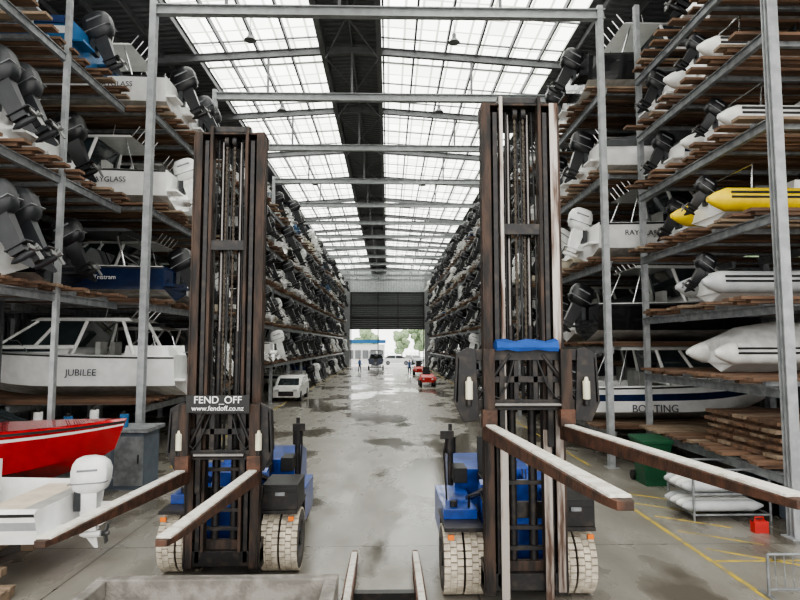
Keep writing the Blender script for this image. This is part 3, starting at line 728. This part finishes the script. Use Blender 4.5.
# ------------------------------------------------------------------ aisle vehicles
def cart(name,x,y,k,seat='hose'):
    mb=MB()
    for xx in(-.55,.55):
        for yy in(-.8,.9): 
            mb.cyl((xx-.1,yy,.3),(xx+.1,yy,.3),.3,'hose',n=18); mb.cyl((xx-.11,yy,.3),(xx+.11,yy,.3),.14,'galv',n=12)
    mb.poly([(-1.2,.35),(-1.25,.75),(-.5,.95),(-.35,.6),(.3,.6),(.4,.95),(1.2,.95),(1.25,.4)],'x',-.5,.5,k)
    for s in(-1,1):
        mb.poly([(-1.15,.55),(-1.05,.75),(-.5,.75),(-.4,.5),(-.5,.5),(-.6,.66),(-1,.66),(-1.08,.5)],'x',s*.42,s*.68,k)
        mb.box((s*.35,-1.25,.62),(.14,.04,.1),'signw')
    mb.b2(-.3,.3,.3,.75,.9,1.05,seat); mb.box((0,.8,1.25),(.55,.1,.5),seat)
    pts=[(.17*math.cos(a*math.pi/6),-.1+.1*math.sin(a*math.pi/6),1.2+.12*math.sin(a*math.pi/6)) for a in range(13)]
    mb.tube(pts,.02,'hose',6); mb.cyl((0,-.1,1.2),(0,-.45,.85),.025,'blk')
    mb.obj(name,loc=(x,y,0))
cart('tow_tractor',3.15,47,'redp'); cart('tow_tractor',3.4,64,'redp')
def car(x,y,k='white',rz_=0,sc=1):
    mb=MB()
    mb.poly([(-2.4,.3),(-2.45,.75),(-2.3,.95),(-1.5,1.05),(-.9,1.5),(-.4,1.6),(1.5,1.6),(2.2,1.1),(2.42,.9),(2.4,.3)],'x',-.85,.85,k)
    mb.poly([(-1.45,1.07),(-.87,1.48),(-.4,1.53),(1.45,1.53),(2.0,1.1)],'x',-.86,.86,'glass')
    mb.add([(-.72,-1.54,1.04),(.72,-1.54,1.04),(.64,-.95,1.48),(-.64,-.95,1.48)],[(0,1,2,3)],'glass')
    for s in(-1,1):
        mb.b2(min(s*.84,s*.88),max(s*.84,s*.88),.2,.3,1.0,1.55,k)
        for yy in(-1.5,1.5): mb.cyl((s*.66,yy,.34),(s*.88,yy,.34),.34,'hose',n=20); mb.cyl((s*.87,yy,.34),(s*.89,yy,.34),.2,'galv',n=16)
        mb.box((s*.6,-2.42,.75),(.3,.05,.15),'silver'); mb.box((s*.95,-.9,1.1),(.16,.1,.12),k)
    mb.b2(-.5,.5,-2.46,-2.42,.4,.7,'blk')
    ob=mb.obj('parked_car',loc=(x,y,0),rz=rz_,bevel=.05); ob.scale=(sc,sc,sc)
car(-5.9,36,'tubew',0,.88); car(1.5,97,'white',R(90)); car(4.4,99,'greyhull',R(20))
ob=mkobj('trailer_boat',BT['C'],None,(-1.6,76,.55),R(90))
mb=MB()
for s in(-1,1): mb.b2(s*.6-.05,s*.6+.05,75.9,81.6,.5,.56,'galv'); mb.cyl((s*.85,77.5,.3),(s*1.05,77.5,.3),.3,'hose',n=16)
mb.b2(-.9,.9,77.4,77.6,.28,.36,'galv'); mb.b2(-.04,.04,81,83,.4,.5,'galv'); mb.b2(-.7,.7,76.5,76.6,.36,.5,'galv'); mb.b2(-.7,.7,80.5,80.6,.4,.5,'galv')
mb.cyl((0,82.8,0),(0,82.8,.5),.05,'galv')
mb.obj('boat_trailer',loc=(-1.6,0,0))
def worker(x,y,rz_):
    V=[(0,0,.95),(0,0,1.15),(0,0,1.38),(0,0,1.5),(0,-.02,1.62),(0,-.01,1.74),
       (-.10,0,.9),(-.12,.05,.5),(-.12,.12,.08),(-.12,-.02,.04),
       (.10,0,.9),(.12,-.08,.5),(.13,-.05,.08),(.13,-.2,.04),
       (-.2,0,1.42),(-.27,.04,1.15),(-.25,-.1,.9),(-.25,-.14,.8),
       (.2,0,1.42),(.27,.03,1.15),(.27,-.12,.92),(.27,-.16,.82)]
    E=[(0,1),(1,2),(2,3),(3,4),(4,5),(0,6),(6,7),(7,8),(8,9),(0,10),(10,11),(11,12),(12,13),(2,14),(14,15),(15,16),(16,17),(2,18),(18,19),(19,20),(20,21)]
    rad=[.15,.14,.16,.06,.1,.085,.1,.07,.045,.04,.1,.07,.045,.04,.065,.045,.035,.035,.065,.045,.035,.035]
    me=bpy.data.meshes.new('worker'); me.from_pydata(V,E,[]); me.materials.append(M['person'])
    pw=mkobj('worker',me,None,(x,y,0),rz_); sk=pw.modifiers.new('skin','SKIN')
    for i,r in enumerate(rad): me.skin_vertices[0].data[i].radius=(r,r*.8)
    me.skin_vertices[0].data[0].use_root=True
    sb=pw.modifiers.new('sub','SUBSURF'); sb.levels=1; sb.render_levels=2
worker(2.3,62,0); worker(-3.4,70,R(60))

# ------------------------------------------------------------------ world, light, camera
w=bpy.data.worlds.new('overcast_sky'); bpy.context.scene.world=w; w.use_nodes=True
bg=w.node_tree.nodes['Background']; bg.inputs[0].default_value=(1,.985,.95,1); bg.inputs[1].default_value=3.2
cam=bpy.data.cameras.new('camera'); co=bpy.data.objects.new('camera',cam); bpy.context.collection.objects.link(co)
cam.sensor_width=36; cam.lens=578/800*36; cam.clip_end=400
co.location=(0,0,3.3); co.rotation_euler=(R(94.45),0,R(-1.19))
bpy.context.scene.camera=co
vs=bpy.context.scene.view_settings
try:
    vs.view_transform='AgX'; vs.look='AgX - Medium High Contrast'; vs.exposure=.1
except Exception: pass
